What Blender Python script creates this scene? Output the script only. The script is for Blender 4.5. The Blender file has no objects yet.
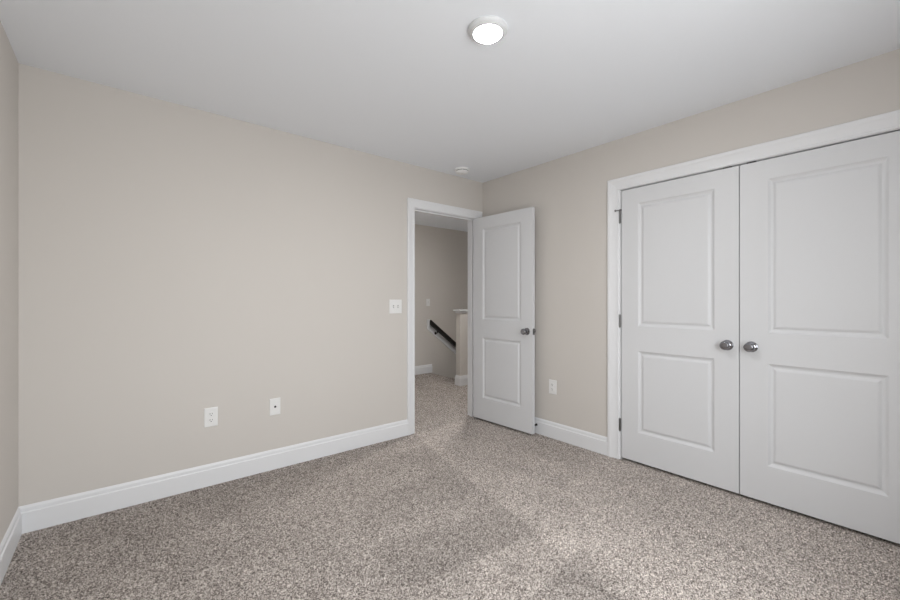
import bpy, bmesh, math, random
import numpy as np
from mathutils import Vector, Matrix
R = math.radians
S = bpy.context.scene
C = S.collection
PI = math.pi

# ---------------------------------------------------------------- camera
cam_data = bpy.data.cameras.new('camera')
cam_data.sensor_width = 36.0
cam_data.lens = 16.055
cam_data.clip_start = 0.02
cam = bpy.data.objects.new('camera', cam_data)
cam.location = (-2.9422, -3.0272, 1.2121)
cam.rotation_euler = (R(90), 0, -R(39.511))
C.objects.link(cam)
S.camera = cam

# ---------------------------------------------------------------- world, daylight, exposure
world = bpy.data.worlds.new('overcast_sky')
world.use_nodes = True
wn = world.node_tree.nodes
wl = world.node_tree.links
w_tc = wn.new('ShaderNodeTexCoord'); w_sep = wn.new('ShaderNodeSeparateXYZ'); w_ramp = wn.new('ShaderNodeValToRGB')
w_map = wn.new('ShaderNodeMapRange')
w_map.inputs['From Min'].default_value = -1; w_map.inputs['From Max'].default_value = 1
w_ramp.color_ramp.elements[0].position = 0.46; w_ramp.color_ramp.elements[0].color = (0.72, 0.73, 0.73, 1)     # pale ground
w_ramp.color_ramp.elements[1].position = 0.54; w_ramp.color_ramp.elements[1].color = (0.95, 0.985, 1.01, 1)    # overcast sky
wl.new(w_tc.outputs['Generated'], w_sep.inputs[0]); wl.new(w_sep.outputs['Z'], w_map.inputs['Value'])
wl.new(w_map.outputs['Result'], w_ramp.inputs['Fac']); wl.new(w_ramp.outputs['Color'], wn['Background'].inputs['Color'])
wn['Background'].inputs['Strength'].default_value = 4.9
S.world = world
S.view_settings.view_transform = 'Standard'
S.view_settings.look = 'None'
S.view_settings.gamma = 1
S.view_settings.use_curve_mapping = False
S.view_settings.exposure = 1.06

H = 2.44                     # ceiling height
W = 3.344                    # bedroom width
D = 3.46                     # bedroom depth
T = 0.12                     # wall thickness
HY = 2.35                    # hall far wall
WX0, WX1, WZ0, WZ1 = -2.75, -1.35, 0.55, 2.08   # rear window opening

portal = bpy.data.lights.new('window_daylight', 'AREA')
portal.shape = 'RECTANGLE'
portal.size = WX1 - WX0
portal.size_y = WZ1 - WZ0
portal.cycles.is_portal = True
po = bpy.data.objects.new('window_daylight', portal)
po.location = ((WX0 + WX1) / 2, -D - T - 0.01, (WZ0 + WZ1) / 2)
po.rotation_euler = (R(90), 0, 0)
C.objects.link(po)
LAMP_STRENGTH = 138.0
HALL_FILL_STRENGTH = 265.0  # added fill light for the hall

# ---------------------------------------------------------------- materials
def mat(name, color, rough=0.5, metal=0.0, emit=None, spec=None, bump=None):
    m = bpy.data.materials.new(name)
    m.use_nodes = True
    nt = m.node_tree
    b = nt.nodes['Principled BSDF']
    b.inputs['Base Color'].default_value = (*color, 1)
    b.inputs['Roughness'].default_value = rough
    b.inputs['Metallic'].default_value = metal
    if spec is not None:
        b.inputs['Specular IOR Level'].default_value = spec
    if emit:
        b.inputs['Emission Color'].default_value = (1, 0.985, 0.96, 1)
        b.inputs['Emission Strength'].default_value = emit
    if bump:
        scale, strength, dist = bump
        tc = nt.nodes.new('ShaderNodeTexCoord')
        n = nt.nodes.new('ShaderNodeTexNoise')
        n.inputs['Scale'].default_value = scale
        n.inputs['Detail'].default_value = 4
        bp = nt.nodes.new('ShaderNodeBump')
        bp.inputs['Strength'].default_value = strength
        bp.inputs['Distance'].default_value = dist
        nt.links.new(tc.outputs['Object'], n.inputs['Vector'])
        nt.links.new(n.outputs['Fac'], bp.inputs['Height'])
        nt.links.new(bp.outputs['Normal'], b.inputs['Normal'])
    return m

WALL = mat('beige_wall_paint', (0.646, 0.611, 0.574), 0.7, spec=0.25, bump=(220, 0.06, 0.002))
CEIL = mat('white_ceiling_paint', (0.885, 0.91, 0.95), 0.8, spec=0.2, bump=(160, 0.08, 0.002))
TRIM = mat('white_trim_paint', (0.80, 0.805, 0.82), 0.35, spec=0.4)
DOOR = mat('white_door_paint', (0.695, 0.70, 0.715), 0.38, spec=0.4, bump=(90, 0.03, 0.001))
PLAST = mat('white_plastic', (0.82, 0.815, 0.805), 0.35)
HOUSING = mat('white_enamel', (0.70, 0.71, 0.72), 0.4)
WHITEP = mat('bright_white_plastic', (0.92, 0.92, 0.92), 0.3)
GREYP = mat('grey_plastic', (0.42, 0.42, 0.42), 0.5)
SLOT = mat('dark_slot', (0.03, 0.03, 0.03), 0.6)
NICKEL = mat('polished_nickel', (0.28, 0.28, 0.30), 0.07, 1.0)
HINGE = mat('satin_nickel', (0.22, 0.22, 0.22), 0.35, 1.0)
BRONZE = mat('dark_bronze', (0.05, 0.045, 0.04), 0.35, 0.6)
DARKWOOD = mat('espresso_stained_wood', (0.010, 0.007, 0.006), 0.5)
RUBBER = mat('black_rubber', (0.02, 0.02, 0.02), 0.7)
BLACK = mat('closet_interior', (0.30, 0.29, 0.27), 0.9)
LENS = mat('lit_lamp_lens', (0.9, 0.9, 0.9), 0.4, emit=LAMP_STRENGTH)
HALL_FILL_LENS = mat('hall_fill_light_lens', (0.9, 0.9, 0.9), 0.4, emit=HALL_FILL_STRENGTH)  # glowing lens of the added hall fill light

def carpet_material():
    m = bpy.data.materials.new('taupe_cut_pile_carpet')
    m.use_nodes = True
    nt = m.node_tree
    L = nt.links
    N = nt.nodes.new
    b = nt.nodes['Principled BSDF']
    b.inputs['Roughness'].default_value = 0.95
    b.inputs['Specular IOR Level'].default_value = 0.05
    tc = N('ShaderNodeTexCoord')
    n1 = N('ShaderNodeTexNoise'); n1.inputs['Scale'].default_value = 105; n1.inputs['Detail'].default_value = 4
    n1.inputs['Roughness'].default_value = 0.7
    L.new(tc.outputs['Object'], n1.inputs['Vector'])
    # every tuft its own tint: random value per cell, in three tuft sizes
    mixv = None
    for sc_, wt in ((130, 0.18), (230, 0.44), (360, 0.38)):
        vo = N('ShaderNodeTexVoronoi'); vo.inputs['Scale'].default_value = sc_
        L.new(tc.outputs['Object'], vo.inputs['Vector'])
        se = N('ShaderNodeSeparateColor'); L.new(vo.outputs['Color'], se.inputs[0])
        mm = N('ShaderNodeMath'); mm.operation = 'MULTIPLY_ADD'; mm.inputs[1].default_value = wt
        L.new(se.outputs[0], mm.inputs[0])
        if mixv is None: mm.inputs[2].default_value = 0.0
        else: L.new(mixv, mm.inputs[2])
        mixv = mm.outputs[0]
    r1 = N('ShaderNodeValToRGB')
    cr = r1.color_ramp
    cr.elements[0].position = 0.20; cr.elements[0].color = (0.075, 0.061, 0.055, 1)
    cr.elements[1].position = 0.80; cr.elements[1].color = (0.82, 0.75, 0.695, 1)
    e = cr.elements.new(0.5); e.color = (0.375, 0.33, 0.30, 1)
    L.new(mixv, r1.inputs['Fac'])
    # soft foot and vacuum marks, where the pile lies another way
    n2 = N('ShaderNodeTexNoise'); n2.inputs['Scale'].default_value = 2.2; n2.inputs['Detail'].default_value = 5
    n2.inputs['Distortion'].default_value = 0.6
    L.new(tc.outputs['Object'], n2.inputs['Vector'])
    mr = N('ShaderNodeMapRange')
    mr.inputs['From Min'].default_value = 0.3; mr.inputs['From Max'].default_value = 0.7
    mr.inputs['To Min'].default_value = 0.88; mr.inputs['To Max'].default_value = 1.04
    L.new(n2.outputs['Fac'], mr.inputs['Value'])
    # vacuum strokes as wedge shaped lanes, plus shade painted at closet and hall (a half-plane test per stroke, softened by noise)
    sx = N('ShaderNodeSeparateXYZ'); L.new(tc.outputs['Object'], sx.inputs[0])
    n3 = N('ShaderNodeTexNoise'); n3.inputs['Scale'].default_value = 9; n3.inputs['Detail'].default_value = 4
    L.new(tc.outputs['Object'], n3.inputs['Vector'])

    def math_(op, a, c, clamp=False):
        q = N('ShaderNodeMath'); q.operation = op; q.use_clamp = clamp
        for i, v in enumerate((a, c)):
            if isinstance(v, (int, float)):
                q.inputs[i].default_value = v
            else:
                L.new(v, q.inputs[i])
        return q.outputs[0]

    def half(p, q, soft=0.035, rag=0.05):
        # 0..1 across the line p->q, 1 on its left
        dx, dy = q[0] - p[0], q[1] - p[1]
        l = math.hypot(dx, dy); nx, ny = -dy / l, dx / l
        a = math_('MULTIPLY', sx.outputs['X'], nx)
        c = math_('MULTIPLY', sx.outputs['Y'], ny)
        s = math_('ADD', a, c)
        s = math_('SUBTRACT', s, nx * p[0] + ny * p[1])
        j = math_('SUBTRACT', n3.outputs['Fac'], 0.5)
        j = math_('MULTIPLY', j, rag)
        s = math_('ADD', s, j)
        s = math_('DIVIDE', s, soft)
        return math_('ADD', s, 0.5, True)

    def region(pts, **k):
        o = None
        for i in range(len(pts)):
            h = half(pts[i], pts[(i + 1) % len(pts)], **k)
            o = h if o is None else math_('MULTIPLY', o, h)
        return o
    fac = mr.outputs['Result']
    for pts, gain in NAP_SHADE:
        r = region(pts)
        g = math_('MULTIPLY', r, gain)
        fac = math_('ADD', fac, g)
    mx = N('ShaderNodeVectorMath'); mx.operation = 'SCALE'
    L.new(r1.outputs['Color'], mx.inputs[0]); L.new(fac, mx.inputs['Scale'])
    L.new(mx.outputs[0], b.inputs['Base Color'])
    bp = N('ShaderNodeBump'); bp.inputs['Strength'].default_value = 0.35; bp.inputs['Distance'].default_value = 0.004
    L.new(n1.outputs['Fac'], bp.inputs['Height'])
    L.new(bp.outputs['Normal'], b.inputs['Normal'])
    return m

NAP_SHADE = []
CARPET = None

# ---------------------------------------------------------------- helpers
def link(o, kind=None, label=None, cat=None, group=None, parent=None):
    C.objects.link(o)
    if parent: o.parent = parent
    if kind: o['kind'] = kind
    if label: o['label'] = label
    if cat: o['category'] = cat
    if group: o['group'] = group
    return o

def mesh_obj(name, bm, m, smooth=False, fix=True, **k):
    if fix:
        bmesh.ops.recalc_face_normals(bm, faces=bm.faces)
    me = bpy.data.meshes.new(name)
    bm.to_mesh(me); bm.free()
    for mm in (m if isinstance(m, (list, tuple)) else [m]):
        me.materials.append(mm)
    if smooth:
        for p in me.polygons: p.use_smooth = True
        me.set_sharp_from_angle(angle=R(35))
    return link(bpy.data.objects.new(name, me), **k)

def box(bm, a, b, bevel=0):
    x0, y0, z0 = [min(a[i], b[i]) for i in range(3)]
    x1, y1, z1 = [max(a[i], b[i]) for i in range(3)]
    r = bmesh.ops.create_cube(bm, size=1, matrix=Matrix.Translation(((x0 + x1) / 2, (y0 + y1) / 2, (z0 + z1) / 2))
                              @ Matrix.Diagonal((x1 - x0, y1 - y0, z1 - z0, 1)))
    if bevel:
        es = list({e for v in r['verts'] for e in v.link_edges})
        bmesh.ops.bevel(bm, geom=es, offset=bevel, segments=2, affect='EDGES', clamp_overlap=True)
    return bm

def lathe(bm, prof, seg=48, mtx=Matrix.Identity(4)):
    """prof: list of (r, h) revolved about local z."""
    rings = []
    for r, h in prof:
        if r < 1e-6:
            rings.append([bm.verts.new(mtx @ Vector((0, 0, h)))])
        else:
            rings.append([bm.verts.new(mtx @ Vector((r * math.cos(2 * PI * i / seg), r * math.sin(2 * PI * i / seg), h)))
                          for i in range(seg)])
    for a, b in zip(rings, rings[1:]):
        for i in range(seg):
            j = (i + 1) % seg
            if len(a) == 1 and len(b) == 1: continue
            if len(a) == 1: bm.faces.new((a[0], b[i], b[j]))
            elif len(b) == 1: bm.faces.new((a[i], a[j], b[0]))
            else: bm.faces.new((a[i], a[j], b[j], b[i]))
    return bm

def sweep(bm, prof, frames, closed_profile=True):
    """prof: list of (u, v); frames: list of functions (u, v) -> Vector."""
    rings = [[bm.verts.new(f(u, v)) for u, v in prof] for f in frames]
    n = len(prof)
    for a, b in zip(rings, rings[1:]):
        for i in range(n):
            j = (i + 1) % n
            bm.faces.new((a[i], a[j], b[j], b[i]))
    bm.faces.new(rings[0]); bm.faces.new(rings[-1][::-1])
    return bm

ROT_NX = Matrix.Rotation(-PI / 2, 4, 'Y')      # local +z  ->  world -x
ROT_NY = Matrix.Rotation(PI / 2, 4, 'X')       # local +z  ->  world -y

# ---------------------------------------------------------------- carpet floor
NAP_SHADE = [
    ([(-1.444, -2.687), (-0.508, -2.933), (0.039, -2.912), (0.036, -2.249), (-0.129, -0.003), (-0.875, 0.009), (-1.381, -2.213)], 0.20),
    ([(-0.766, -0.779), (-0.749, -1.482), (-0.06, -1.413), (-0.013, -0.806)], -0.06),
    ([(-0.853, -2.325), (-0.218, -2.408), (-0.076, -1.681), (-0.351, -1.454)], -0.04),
    ([(-0.508, -2.933), (0.101, -2.909), (0.114, -2.229)], -0.05),  # shade at the closet foot, painted into the carpet colour
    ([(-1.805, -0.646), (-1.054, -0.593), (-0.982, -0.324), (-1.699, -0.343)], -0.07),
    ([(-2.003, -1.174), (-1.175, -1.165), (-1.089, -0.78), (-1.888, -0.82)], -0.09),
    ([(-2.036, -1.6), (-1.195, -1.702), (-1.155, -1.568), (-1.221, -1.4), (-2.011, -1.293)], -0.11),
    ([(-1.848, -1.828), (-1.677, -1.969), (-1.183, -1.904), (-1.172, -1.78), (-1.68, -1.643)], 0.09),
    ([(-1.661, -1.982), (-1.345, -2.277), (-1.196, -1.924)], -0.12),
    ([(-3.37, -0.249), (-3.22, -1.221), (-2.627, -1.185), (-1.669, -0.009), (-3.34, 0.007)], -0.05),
    ([(-0.911, 0.004), (-0.088, 0.102), (1.161, 1.472), (0.518, 2.002)], -0.04),  # dimmer hall light painted as darker carpet through the doorway
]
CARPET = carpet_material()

LX = 1.06                                     # landing edge
def tufted(x0, x1, y0, y1, step, seed):
    """cut pile surface: one vertex per tuft tip, each at its own height"""
    rng = np.random.default_rng(seed)
    nx, ny = int((x1 - x0) / step) + 1, int((y1 - y0) / step) + 1
    gx, gy = np.meshgrid(np.linspace(x0, x1, nx), np.linspace(y0, y1, ny), indexing='ij')
    jit = step * 0.30
    jx = rng.uniform(-jit, jit, gx.shape); jy = rng.uniform(-jit, jit, gx.shape)
    jx[0] = jx[-1] = 0; jy[:, 0] = jy[:, -1] = 0
    gz = rng.uniform(-0.0060, 0.0025, gx.shape)
    co = np.stack([gx + jx, gy + jy, gz], -1).reshape(-1, 3)
    idx = np.arange(nx * ny).reshape(nx, ny)
    q = np.stack([idx[:-1, :-1], idx[1:, :-1], idx[1:, 1:], idx[:-1, 1:]], -1).reshape(-1, 4)
    base = len(co)
    co = np.vstack([co, [(x0, y0, -0.1), (x1, y0, -0.1), (x1, y1, -0.1), (x0, y1, -0.1)]])
    q = np.vstack([q, [(base + 3, base + 2, base + 1, base)]])
    me = bpy.data.meshes.new('floor')
    me.vertices.add(len(co)); me.vertices.foreach_set('co', co.ravel().astype(np.float32))
    me.loops.add(q.size); me.loops.foreach_set('vertex_index', q.ravel().astype(np.int32))
    me.polygons.add(len(q))
    me.polygons.foreach_set('loop_start', np.arange(0, q.size, 4, dtype=np.int32))
    me.update(calc_edges=True); me.validate()
    me.materials.append(CARPET)
    me.polygons.foreach_set('use_smooth', np.ones(len(me.polygons), dtype=bool))
    return link(bpy.data.objects.new('floor', me), kind='structure')
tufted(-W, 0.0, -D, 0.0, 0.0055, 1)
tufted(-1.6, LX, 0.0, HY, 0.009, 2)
bm = bmesh.new()
box(bm, (LX, 0, -0.10), (4.2, 1.30, 0))
mesh_obj('floor', bm, CARPET, kind='structure')
bm = bmesh.new()
rise, run = 0.19, 0.255
for k in range(9):
    z = -(k + 1) * rise
    x = LX + k * run
    box(bm, (x, 1.35, z - 0.12), (x + run + 0.02, HY, z), 0.008)
    box(bm, (x - 0.02, 1.35, z - 0.02), (x, HY, z + rise - 0.012))
mesh_obj('floor', bm, CARPET, kind='structure')

# ---------------------------------------------------------------- ceiling
bm = bmesh.new()
box(bm, (-W - T, -D - T, H), (T, 0.0, H + 0.12))
mesh_obj('ceiling', bm, CEIL, kind='structure')
bm = bmesh.new()
box(bm, (-1.7, 0.0, H), (4.3, HY + T, H + 0.12))
mesh_obj('ceiling', bm, CEIL, kind='structure')

# ---------------------------------------------------------------- walls
JL, JR, JT = -0.863, -0.104, 2.048            # bedroom door opening between jambs
CJ0, CJ1 = -1.497, -3.013                     # closet opening between jambs (y)
J = 0.018                                     # jamb thickness
bm = bmesh.new()
box(bm, (-W - T, 0, 0), (JL - J, T, H))
box(bm, (JR + J, 0, 0), (T, T, H))
box(bm, (JL - J, 0, JT + J), (JR + J, T, H))
mesh_obj('wall_back', bm, WALL, kind='structure')
bm = bmesh.new()
box(bm, (0, 0, 0), (T, CJ0 + J, H))
box(bm, (0, CJ1 - J, 0), (T, -D - T, H))
box(bm, (0, CJ0 + J, JT + J), (T, CJ1 - J, H))
mesh_obj('wall_right', bm, WALL, kind='structure')
bm = bmesh.new()
box(bm, (-W - T, -D - T, 0), (-W, 0, H))
mesh_obj('wall_left', bm, WALL, kind='structure')
bm = bmesh.new()
box(bm, (-W, -D - T, 0), (WX0, -D, H))
box(bm, (WX1, -D - T, 0), (0, -D, H))
box(bm, (WX0, -D - T, 0), (WX1, -D, WZ0))
box(bm, (WX0, -D - T, WZ1), (WX1, -D, H))
mesh_obj('wall_rear', bm, WALL, kind='structure')
# closet shell
bm = bmesh.new()
cx = 0.75
box(bm, (cx, -3.4, 0), (cx + 0.1, -1.0, H))
box(bm, (T, -1.1, 0), (cx, -1.0, H))
box(bm, (T, -3.4, 0), (cx, -3.3, H))
mesh_obj('wall_closet', bm, BLACK, kind='structure')
bm = bmesh.new(); box(bm, (T, -3.3, H), (cx, -1.1, H + 0.1)); mesh_obj('ceiling', bm, BLACK, kind='structure')
bm = bmesh.new(); box(bm, (0, -3.3, -0.1), (cx, -1.1, 0)); mesh_obj('floor', bm, CARPET, kind='structure')
# hall shell
bm = bmesh.new()
box(bm, (-1.7, HY, -2.2), (4.3, HY + T, H))
mesh_obj('wall_hall_far', bm, WALL, kind='structure')
bm = bmesh.new(); box(bm, (-1.7, T, 0), (-1.6, HY, H)); mesh_obj('wall_hall_left', bm, WALL, kind='structure')
bm = bmesh.new(); box(bm, (4.2, T, -2.2), (4.3, HY, H)); mesh_obj('wall_hall_right', bm, WALL, kind='structure')
bm = bmesh.new(); box(bm, (T, T - 0.1, 0), (4.2, T, H)); mesh_obj('wall_hall_near', bm, WALL, kind='structure')
bm = bmesh.new()
KX, KY0, KY1, KZ = 0.775, 1.250, 1.345, 1.052
box(bm, (KX, KY0, 0), (4.2, KY1, KZ))
box(bm, (LX - 0.02, KY0 + 0.05, -2.2), (4.2, KY1, 0))
mesh_obj('wall_stair', bm, WALL, kind='structure')
# half wall cap
bm = bmesh.new()
box(bm, (KX - 0.035, KY0 - 0.03, KZ), (4.2, KY1 + 0.03, KZ + 0.022), 0.004)
box(bm, (KX - 0.012, KY0 - 0.012, KZ - 0.03), (4.2, KY1 + 0.012, KZ), 0.004)
mesh_obj('trim_1', bm, TRIM, kind='structure')

# ---------------------------------------------------------------- baseboards
BB = [(0, 0), (0.014, 0), (0.014, 0.1045), (0.0125, 0.1075), (0.0085, 0.1105), (0.0082, 0.126), (0.0072, 0.130), (0.0030, 0.1385), (0.0, 0.141)]
def baseboard(name, p, q, n, m0=0, m1=0):
    """p, q ends on the wall line, n unit normal into the room, m0/m1 mitre: +1 inside, -1 outside, 0 square"""
    p, q, n = Vector((*p, 0)), Vector((*q, 0)), Vector((*n, 0))
    d = (q - p).normalized()
    bm = bmesh.new()
    sweep(bm, BB, [lambda u, v: p + n * u + d * u * m0 + Vector((0, 0, v)),
                   lambda u, v: q + n * u - d * u * m1 + Vector((0, 0, v))])
    return mesh_obj(name, bm, TRIM, kind='structure')
CW = 0.078                                    # casing width
baseboard('baseboard_back', (-W, 0), (JL - 0.005 - CW, 0), (0, -1), 1, 0)
baseboard('baseboard_right', (0, 0), (0, CJ0 + 0.011 + CW * 1.12), (-1, 0), 0, 0)
baseboard('baseboard_left', (-W, -D), (-W, 0), (1, 0), 1, 1)
baseboard('baseboard_rear', (-W, -D), (0, -D), (0, 1), 1, 1)
baseboard('baseboard_closet', (0, CJ1 - 0.011 - CW * 1.12), (0, -D), (-1, 0), 0, 1)
baseboard('baseboard_hall_far', (-1.6, HY), (1.10, HY), (0, -1), 0, 0)
baseboard('baseboard_hall_left', (-1.6, T), (-1.6, HY), (1, 0), 0, 0)
# around the half wall end
bm = bmesh.new()
pts = [(4.2, KY0), (KX, KY0), (KX, KY1)]
sweep(bm, BB, [lambda u, v: Vector((4.2, KY0 - u, v)), lambda u, v: Vector((KX - u, KY0 - u, v)),
               lambda u, v: Vector((KX - u, KY1 + u, v)), lambda u, v: Vector((LX - 0.02, KY1 + u, v))])
mesh_obj('baseboard_stair', bm, TRIM, kind='structure')
# skirt board running down beside the stairs
bm = bmesh.new()
sl = rise / run
v = [(1.10, 0.141), (1.16, 0.141), (3.4, 0.141 - 2.24 * sl), (3.4, -0.20 - 2.24 * sl), (1.10, -0.14)]
a = [bm.verts.new((x, HY - 0.0, z)) for x, z in v]; b = [bm.verts.new((x, HY - 0.012, z)) for x, z in v]
bm.faces.new(a); bm.faces.new(b[::-1])
for i in range(5): bm.faces.new((a[i], a[(i + 1) % 5], b[(i + 1) % 5], b[i]))
mesh_obj('trim_2', bm, WALL, kind='structure')

# ---------------------------------------------------------------- casings and jambs
CP = [(0, 0), (0, 0.008), (0.003, 0.0105), (0.010, 0.0105), (0.013, 0.0085), (0.020, 0.0090), (0.036, 0.0115), (0.050, 0.0145),
      (0.056, 0.0175), (0.060, 0.0185), (0.073, 0.0185), (0.077, 0.016), (CW, 0.012), (CW, 0)]
def casing(name, a, b, top, place, k=1.0):
    """a < b along the wall; place(s, out, z) -> Vector"""
    bm = bmesh.new()
    sweep(bm, [(u * k, v) for u, v in CP], [lambda u, v: place(a - u, v, 0), lambda u, v: place(a - u, v, top + u),
                   lambda u, v: place(b + u, v, top + u), lambda u, v: place(b + u, v, 0)])
    return mesh_obj(name, bm, TRIM, kind='structure')
casing('trim_3', JL - 0.005, JR + 0.005, JT + 0.005, lambda s, o, z: Vector((s, -o, z)))
casing('trim_4', CJ1 - 0.011, CJ0 + 0.011, JT + 0.003, lambda s, o, z: Vector((-o, s, z)), 1.12)
casing('trim_5', JL - 0.005, JR + 0.005, JT + 0.005, lambda s, o, z: Vector((s, T + o, z)))
bm = bmesh.new()                               # bedroom door jamb set with stop moulding
box(bm, (JL - J, 0, 0), (JL, T, JT + J)); box(bm, (JR, 0, 0), (JR + J, T, JT + J)); box(bm, (JL, 0, JT), (JR, T, JT + J))
s0, s1, st = 0.040, 0.076, 0.011
box(bm, (JL, s0, 0), (JL + st, s1, JT)); box(bm, (JR - st, s0, 0), (JR, s1, JT)); box(bm, (JL + st, s0, JT - st), (JR - st, s1, JT))
mesh_obj('trim_6', bm, TRIM, kind='structure')
bm = bmesh.new()                               # closet jamb set
box(bm, (0, CJ0 + J, 0), (T, CJ0, JT + J)); box(bm, (0, CJ1, 0), (T, CJ1 - J, JT + J)); box(bm, (0, CJ0, JT), (T, CJ1, JT + J))
box(bm, (0.040, CJ0, JT - 0.008), (0.07, CJ1, JT))
mesh_obj('trim_7', bm, TRIM, kind='structure')

# ---------------------------------------------------------------- panel doors
LOOPS = [(0, 0), (0.002, 0.0006), (0.005, 0.0030), (0.010, 0.0072), (0.0145, 0.0100), (0.018, 0.0112), (0.0245, 0.0115),
         (0.0265, 0.0108), (0.031, 0.0075), (0.037, 0.0042), (0.042, 0.0030), (0.044, 0.0030)]
DZ0, DZ1, DT = 0.019, 2.040, 0.035
def door_slab(w, sa=0.130, sb=0.130):
    """slab in the local xz-plane: x 0..w, y 0..DT, both faces moulded"""
    bm = bmesh.new()
    us = [0, sa, w - sb, w]
    zs = [DZ0, 0.234, 0.838, 1.017, 1.926, DZ1]
    for y, sgn in ((0, 1), (DT, -1)):
        for i in range(3):
            for j in range(5):
                u0, u1, z0, z1 = us[i], us[i + 1], zs[j], zs[j + 1]
                if i == 1 and j in (1, 3):
                    rings = []
                    for ins, dep in LOOPS:
                        yy = y + sgn * dep
                        rings.append([bm.verts.new(c) for c in ((u0 + ins, yy, z0 + ins), (u1 - ins, yy, z0 + ins),
                                                                (u1 - ins, yy, z1 - ins), (u0 + ins, yy, z1 - ins))])
                    for a, b in zip(rings, rings[1:]):
                        for k in range(4):
                            bm.faces.new((a[k], a[(k + 1) % 4], b[(k + 1) % 4], b[k]))
                    bm.faces.new(rings[-1])
                else:
                    bm.faces.new([bm.verts.new(c) for c in ((u0, y, z0), (u1, y, z0), (u1, y, z1), (u0, y, z1))])
    for a, b in (((0, 0), (0, 1)), ((w, 0), (w, 1))):
        for j in range(5):
            bm.faces.new([bm.verts.new(c) for c in ((a[0], 0, zs[j]), (a[0], DT, zs[j]), (a[0], DT, zs[j + 1]), (a[0], 0, zs[j + 1]))])
    for z in (DZ0, DZ1):
        for i in range(3):
            bm.faces.new([bm.verts.new(c) for c in ((us[i], 0, z), (us[i + 1], 0, z), (us[i + 1], DT, z), (us[i], DT, z))])
    bmesh.ops.remove_doubles(bm, verts=bm.verts, dist=1e-5)
    bmesh.ops.recalc_face_normals(bm, faces=bm.faces)
    es = [e for e in bm.edges if len(e.link_faces) == 2 and e.calc_face_angle() > R(80)]
    bmesh.ops.bevel(bm, geom=es, offset=0.0018, segments=2, affect='EDGES')
    return bm

ROSE = [(0, 0), (0.0325, 0), (0.0325, 0.003), (0.031, 0.006), (0.026, 0.008), (0.016, 0.010), (0.0125, 0.013)]
KNOB = [(0.0125, 0.010), (0.0115, 0.016), (0.0110, 0.028), (0.0125, 0.033), (0.0185, 0.037), (0.0245, 0.042), (0.0270, 0.048), (0.0275, 0.053),
        (0.0262, 0.059), (0.0225, 0.0635), (0.018, 0.0655), (0.010, 0.0662), (0, 0.0664)]
def knob(parent, x, z, y, out, privacy=False, m=None):
    """out = -1: knob sticks out to local -y"""
    k = Matrix.Translation((x, y, z)) @ (ROT_NY if out < 0 else Matrix.Rotation(-PI / 2, 4, 'X'))
    bm = bmesh.new(); lathe(bm, KNOB, 40, k)
    kb = mesh_obj('door_knob', bm, m or NICKEL, smooth=True, parent=parent, fix=True)
    bm = bmesh.new(); lathe(bm, ROSE, 40, k)
    mesh_obj('rosette', bm, m or NICKEL, smooth=True, parent=kb)
    return kb

def hinge(parent, x, y, z, leafdir, stop=False):
    """hinge with knuckle barrel at local x, y; z centre"""
    bm = bmesh.new()
    for i in range(5):
        z0 = z - 0.0445 + i * 0.0178
        lathe(bm, [(0, z0), (0.0072, z0), (0.0077, z0 + 0.0006), (0.0077, z0 + 0.0172), (0.0072, z0 + 0.0176), (0, z0 + 0.0176)], 16, Matrix.Translation((x, y, 0)))
    for e in (-1, 1):
        zz = z + e * 0.0445
        lathe(bm, [(0.0045, zz), (0.0055, zz + e * 0.002), (0.004, zz + e * 0.005), (0, zz + e * 0.006)], 16, Matrix.Translation((x, y, 0)))
    hg = mesh_obj('hinge', bm, HINGE, smooth=True, parent=parent)
    if stop:
        bm = bmesh.new()
        for dx, L_ in ((-1, 0.036), (1, 0.012)):
            mt = Matrix.Translation((x, y - 0.004, z + 0.050)) @ Matrix.Rotation(dx * PI / 2, 4, 'Y') @ Matrix.Rotation(R(20), 4, 'X')
            lathe(bm, [(0, 0), (0.0045, 0), (0.0045, L_ - 0.010), (0.008, L_ - 0.010), (0.008, L_), (0, L_)], 12, mt)
        mesh_obj('hinge_pin_stop', bm, HINGE, smooth=True, parent=hg)
    return hg

DW = 0.749
# closet leaves: local x runs along world -y, local y runs along world +x
left_leaf = mesh_obj('door_2', door_slab(DW, 0.125, 0.131), DOOR, kind='structure', fix=False)
left_leaf.matrix_world = Matrix(((0, 1, 0, 0.001), (-1, 0, 0, -1.5035), (0, 0, 1, 0), (0, 0, 0, 1)))
right_leaf = mesh_obj('door_3', door_slab(DW, 0.138, 0.128), DOOR, kind='structure', fix=False)
right_leaf.matrix_world = Matrix(((0, 1, 0, 0.001), (-1, 0, 0, -2.2565), (0, 0, 1, 0), (0, 0, 0, 1)))
knob(left_leaf, DW - 0.060, 0.930, 0, -1)
knob(right_leaf, 0.060, 0.930, 0, -1)
for z in (1.843, 1.053, 0.265):
    hinge(left_leaf, -0.008, -0.006, z, 1, stop=z > 1.5)
    hinge(right_leaf, DW + 0.008, -0.006, z, 1, stop=z > 1.5)
for leaf, a in ((left_leaf, DW - 0.085), (right_leaf, 0.035)):
    bm = bmesh.new(); box(bm, (a, 0.0005, DZ1 - 0.001), (a + 0.045, 0.030, DZ1 + 0.0065)); lathe(bm, [(0.008, DZ1), (0.008, DZ1 + 0.004), (0, DZ1 + 0.0055)], 16, Matrix.Translation((a + 0.025, 0.017, 0)))
    mesh_obj('ball_catch', bm, SLOT, parent=leaf)

# bedroom door, swung open a little past square; pivots on its hinge pin
OW = 0.738
open_door = mesh_obj('door_1', door_slab(OW), DOOR, kind='structure', fix=False)
ang = R(-90 + 2.2)
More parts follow.
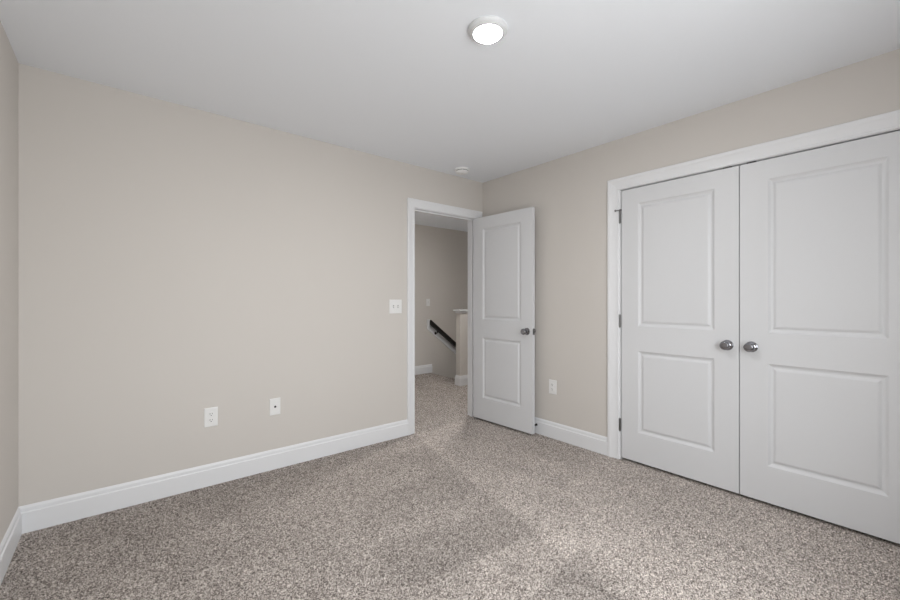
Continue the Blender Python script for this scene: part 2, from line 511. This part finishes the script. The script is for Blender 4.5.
# local x -> from hinge to latch, local +y -> towards the right wall
dx = Vector((math.cos(ang), math.sin(ang), 0)); dy = Vector((-math.sin(ang), math.cos(ang), 0))
hp = Vector((-0.1435, -0.010, 0))
open_door.matrix_world = Matrix(((dx.x, dy.x, 0, hp.x), (dx.y, dy.y, 0, hp.y), (0, 0, 1, 0), (0, 0, 0, 1)))
knob(open_door, OW - 0.060, 0.930, 0, -1)
knob(open_door, OW - 0.060, 0.930, DT, 1)
bm = bmesh.new(); box(bm, (OW - 0.001, 0.005, 0.902), (OW + 0.0016, 0.030, 0.958), 0.0008)
lp = mesh_obj('latch_plate', bm, HINGE, parent=open_door)
bm = bmesh.new(); box(bm, (OW, 0.011, 0.921), (OW + 0.011, 0.024, 0.939), 0.003)
mesh_obj('latch_bolt', bm, HINGE, parent=lp)
for z in (1.843, 1.053, 0.265):
    hinge(open_door, -0.004, DT + 0.006, z, 1)

# ---------------------------------------------------------------- wall plates
def empty(name, loc, rz, label, cat, group=None):
    o = bpy.data.objects.new(name, None)
    o.location = loc; o.rotation_euler = (0, 0, rz); o.empty_display_size = 0.05
    return link(o, label=label, cat=cat, group=group)

def plate_bm(w, h, t=0.0055):
    bm = bmesh.new()
    ps = [(0, 0), (0.0, 0.0025), (0.0015, 0.0045), (0.005, t)]
    rings = []
    for ins, d in ps:
        rings.append([bm.verts.new((sx * (w / 2 - ins), -d, sz * (h / 2 - ins))) for sx, sz in ((-1, -1), (1, -1), (1, 1), (-1, 1))])
    for a, b in zip(rings, rings[1:]):
        for k in range(4): bm.faces.new((a[k], a[(k + 1) % 4], b[(k + 1) % 4], b[k]))
    bm.faces.new(rings[-1]); bm.faces.new(rings[0][::-1])
    return bm

def screw(parent, x, z, t=0.0055):
    bm = bmesh.new(); lathe(bm, [(0.0033, t - 0.001), (0.0033, t + 0.0004), (0.002, t + 0.0012), (0, t + 0.0013)], 16, Matrix.Translation((x, 0, z)) @ ROT_NY)
    mesh_obj('screw', bm, PLAST, smooth=True, parent=parent)

def outlet(loc, rz, label):
    t = empty('wall_outlet', loc, rz, label, 'outlet')
    mesh_obj('cover_plate', plate_bm(0.078, 0.124), PLAST, parent=t)
    for s in (1, -1):
        bm = bmesh.new()
        pr = []
        for i in range(32):
            a = 2 * PI * i / 32
            x = 0.0172 * math.cos(a); z = 0.0172 * math.sin(a)
            z = max(-0.0140, min(0.0140, z))
            pr.append((x, z))
        f = [bm.verts.new((x, -0.0080, z + s * 0.0195)) for x, z in pr]
        bk = [bm.verts.new((x * 1.03, -0.0050, z * 1.03 + s * 0.0195)) for x, z in pr]
        bm.faces.new(f); 
        for i in range(32): bm.faces.new((f[i], f[(i + 1) % 32], bk[(i + 1) % 32], bk[i]))
        rc = mesh_obj('receptacle', bm, PLAST, parent=t)
        zc = s * 0.0195
        bm = bmesh.new()
        box(bm, (-0.0078, -0.0083, zc - 0.0015), (-0.0052, -0.0078, zc + 0.0078))
        box(bm, (0.0052, -0.0083, zc - 0.0005), (0.0078, -0.0078, zc + 0.0068))
        lathe(bm, [(0.0030, 0.0078), (0.0030, 0.0083), (0, 0.0083)], 16, Matrix.Translation((0, 0, zc - 0.0075)) @ ROT_NY)
        mesh_obj('slots', bm, SLOT, parent=rc)
    screw(t, 0, 0)
    return t

def switch(loc, rz, n, label, h=0.122):
    t = empty('light_switch', loc, rz, label, 'light switch')
    w = 0.075 + (n - 1) * 0.050
    mesh_obj('cover_plate', plate_bm(w, h), PLAST, parent=t)
    for i in range(n):
        x = (i - (n - 1) / 2) * 0.046
        bm = bmesh.new()
        box(bm, (x - 0.0058, -0.0062, -0.0125), (x + 0.0058, -0.0050, 0.0125))
        mesh_obj('toggle_slot', bm, GREYP, parent=t)
        bm = bmesh.new()
        box(bm, (x - 0.0048, -0.015, -0.004), (x + 0.0048, -0.0045, 0.0045), 0.001)
        bmesh.ops.rotate(bm, verts=bm.verts, cent=(x, -0.005, 0), matrix=Matrix.Rotation(R(24), 3, 'X'))
        mesh_obj('toggle', bm, PLAST, parent=t)
        for s in (1, -1): screw(t, x, s * 0.030)
    return t

outlet((-2.477, 0, 0.445), 0, 'white duplex outlet low on the long wall, left of the cable plate')
outlet((0, -0.880, 0.448), R(-90), 'cream-white duplex outlet between the open door and the closet casing')
switch((-1.067, 0, 1.155), 0, 2, 'white double toggle light switch on the bedroom wall beside the door casing')
switch((1.020, HY, 1.172), 0, 1, 'small single light switch on the hall wall above the stair handrail', 0.120)

t = empty('cable_plate', (-2.077, 0, 0.446), 0, 'white wall plate with a single black cable jack in its centre', 'cable outlet')
mesh_obj('cover_plate', plate_bm(0.074, 0.120), PLAST, parent=t)
bm = bmesh.new(); lathe(bm, [(0.0075, 0.0050), (0.0075, 0.0075), (0.0048, 0.0078), (0.0048, 0.0145), (0.0030, 0.0150), (0, 0.0135)], 24, ROT_NY)
mesh_obj('jack', bm, SLOT, smooth=True, parent=t)
screw(t, 0, 0.042); screw(t, 0, -0.042)

# ---------------------------------------------------------------- ceiling lamp and smoke detector
def disc_light(name, loc, lens, label):
    t = empty(name, loc, 0, label, 'ceiling light')
    bm = bmesh.new()
    lathe(bm, [(0.088, 0), (0.0905, -0.003), (0.0900, -0.008), (0.086, -0.014), (0.078, -0.021), (0.071, -0.0245), (0.066, -0.0250), (0.064, -0.0235), (0.0635, -0.020)], 72)
    mesh_obj('trim_ring', bm, HOUSING, smooth=True, parent=t)
    bm = bmesh.new()
    lathe(bm, [(0.0637, -0.0225), (0.060, -0.0245), (0.048, -0.0262), (0.025, -0.0275), (0, -0.0280)], 72)
    mesh_obj('diffuser', bm, lens, smooth=True, parent=t)
disc_light('ceiling_light', (-1.6525, -1.733, H), LENS, 'lit round white flush disc light on the bedroom ceiling')

t = empty('smoke_detector', (-0.458, -0.192, H), 0, 'small round white smoke detector on the ceiling near the door corner', 'smoke detector')
bm = bmesh.new(); lathe(bm, [(0.0, 0), (0.068, 0), (0.070, -0.003), (0.070, -0.012), (0.066, -0.016), (0, -0.016)], 48)
mesh_obj('base', bm, WHITEP, smooth=True, parent=t)
bm = bmesh.new()
lathe(bm, [(0.056, -0.016), (0.056, -0.022), (0.0605, -0.0225), (0.0600, -0.030), (0.054, -0.036), (0.040, -0.040), (0.016, -0.0415), (0.015, -0.0400), (0, -0.0400)], 48)
cv = mesh_obj('cover', bm, WHITEP, smooth=True, parent=t)
bm = bmesh.new()
for i in range(24):
    a = 2 * PI * i / 24
    q = bmesh.ops.create_cube(bm, size=1, matrix=Matrix.Rotation(a, 4, 'Z') @ Matrix.Translation((0.0562, 0, -0.019)) @ Matrix.Diagonal((0.003, 0.010, 0.005, 1)))
mesh_obj('vent_slots', bm, SLOT, parent=cv)
bm = bmesh.new(); lathe(bm, [(0.012, -0.0395), (0.012, -0.0425), (0, -0.0430)], 24)
mesh_obj('test_button', bm, PLAST, smooth=True, parent=cv)

# ---------------------------------------------------------------- door stop on the baseboard behind the open door
t = empty('door_stop', (-0.014, -0.714, 0.080), 0, 'small dark metal door stop on the baseboard at the edge of the open door', 'door stop')
bm = bmesh.new(); lathe(bm, [(0, 0), (0.011, 0), (0.011, 0.003), (0.006, 0.006), (0.0045, 0.008), (0.0045, 0.018), (0, 0.018)], 20, ROT_NX)
mesh_obj('base', bm, BRONZE, smooth=True, parent=t)
bm = bmesh.new(); lathe(bm, [(0, 0.018), (0.0085, 0.018), (0.0085, 0.026), (0.006, 0.029), (0, 0.029)], 20, ROT_NX)
mesh_obj('rubber_tip', bm, RUBBER, smooth=True, parent=t)

# ---------------------------------------------------------------- stair handrail on the far hall wall
t = empty('handrail', (1.02, HY, 0.845), 0, 'dark stained wooden handrail descending the hall stairs on a painted board', 'handrail')
sl2 = 0.76
ln = math.hypot(1, sl2)
ex = 2.2
bm = bmesh.new()
rp = [(-0.019, -0.036), (0.019, -0.036), (0.026, -0.006), (0.024, 0.020), (0.014, 0.032), (-0.014, 0.032), (-0.024, 0.020), (-0.026, -0.006)]
sweep(bm, rp, [lambda u, v: Vector((0.0, -0.075 + u, v * ln)), lambda u, v: Vector((ex, -0.075 + u, v * ln - ex * sl2))])
mesh_obj('rail', bm, DARKWOOD, smooth=True, parent=t)
bm = bmesh.new()
v = [(-0.022, 0.045), (0.03, 0.045), (ex, 0.045 - ex * sl2), (ex, -0.125 - ex * sl2), (-0.022, -0.125 + 0.01)]
a = [bm.verts.new((x, 0.0, z)) for x, z in v]; b = [bm.verts.new((x, -0.018, z)) for x, z in v]
bm.faces.new(a); bm.faces.new(b[::-1])
for i in range(5): bm.faces.new((a[i], a[(i + 1) % 5], b[(i + 1) % 5], b[i]))
mesh_obj('mounting_board', bm, TRIM, parent=t)
for x in (0.14, 1.1, 2.0):
    bm = bmesh.new()
    z = -x * sl2
    lathe(bm, [(0, 0.018), (0.022, 0.018), (0.022, 0.023), (0.008, 0.026), (0, 0.026)], 20, Matrix.Translation((x, 0, z - 0.085)) @ ROT_NY)
    q = [(0, -0.024, z - 0.085), (0, -0.060, z - 0.085), (0, -0.075, z - 0.065), (0, -0.075, z - 0.025)]
    sweep(bm, [(-.006, -.006), (.006, -.006), (.006, .006), (-.006, .006)],
          [lambda u, v, p=p: Vector((x + u, p[1] + v * (1 if i == 3 else 0), p[2] + (v if i < 2 else 0))) for i, p in enumerate(q)])
    mesh_obj('bracket', bm, BRONZE, parent=t)

# fill lamp added out of sight on the hall ceiling to brighten the hall
disc_light('ceiling_light', (0.20, 0.36, H), HALL_FILL_LENS, 'added unseen fill light on the hall ceiling outside the bedroom door')

# ---------------------------------------------------------------- rear window (behind the camera), the daylight comes through it
win = bpy.data.objects.new('window_1', None); win.location = ((WX0 + WX1) / 2, -D, WZ0); link(win, kind='structure')
hw, hh = (WX1 - WX0) / 2, WZ1 - WZ0
bm = bmesh.new()
y0, y1, f = -0.10, -0.05, 0.045
box(bm, (-hw, y0, 0), (-hw + f, y1, hh)); box(bm, (hw - f, y0, 0), (hw, y1, hh)); box(bm, (-hw, y0, 0), (hw, y1, f)); box(bm, (-hw, y0, hh - f), (hw, y1, hh))
box(bm, (-0.03, y0, 0), (0.03, y1, hh)); box(bm, (-hw, y0, hh / 2 - 0.02), (hw, y1, hh / 2 + 0.02))
mesh_obj('window_frame', bm, TRIM, parent=win)
bm = bmesh.new(); box(bm, (-hw - 0.06, -T + 0.02, -0.025), (hw + 0.06, 0.04, 0.0)); mesh_obj('window_sill', bm, TRIM, parent=win)
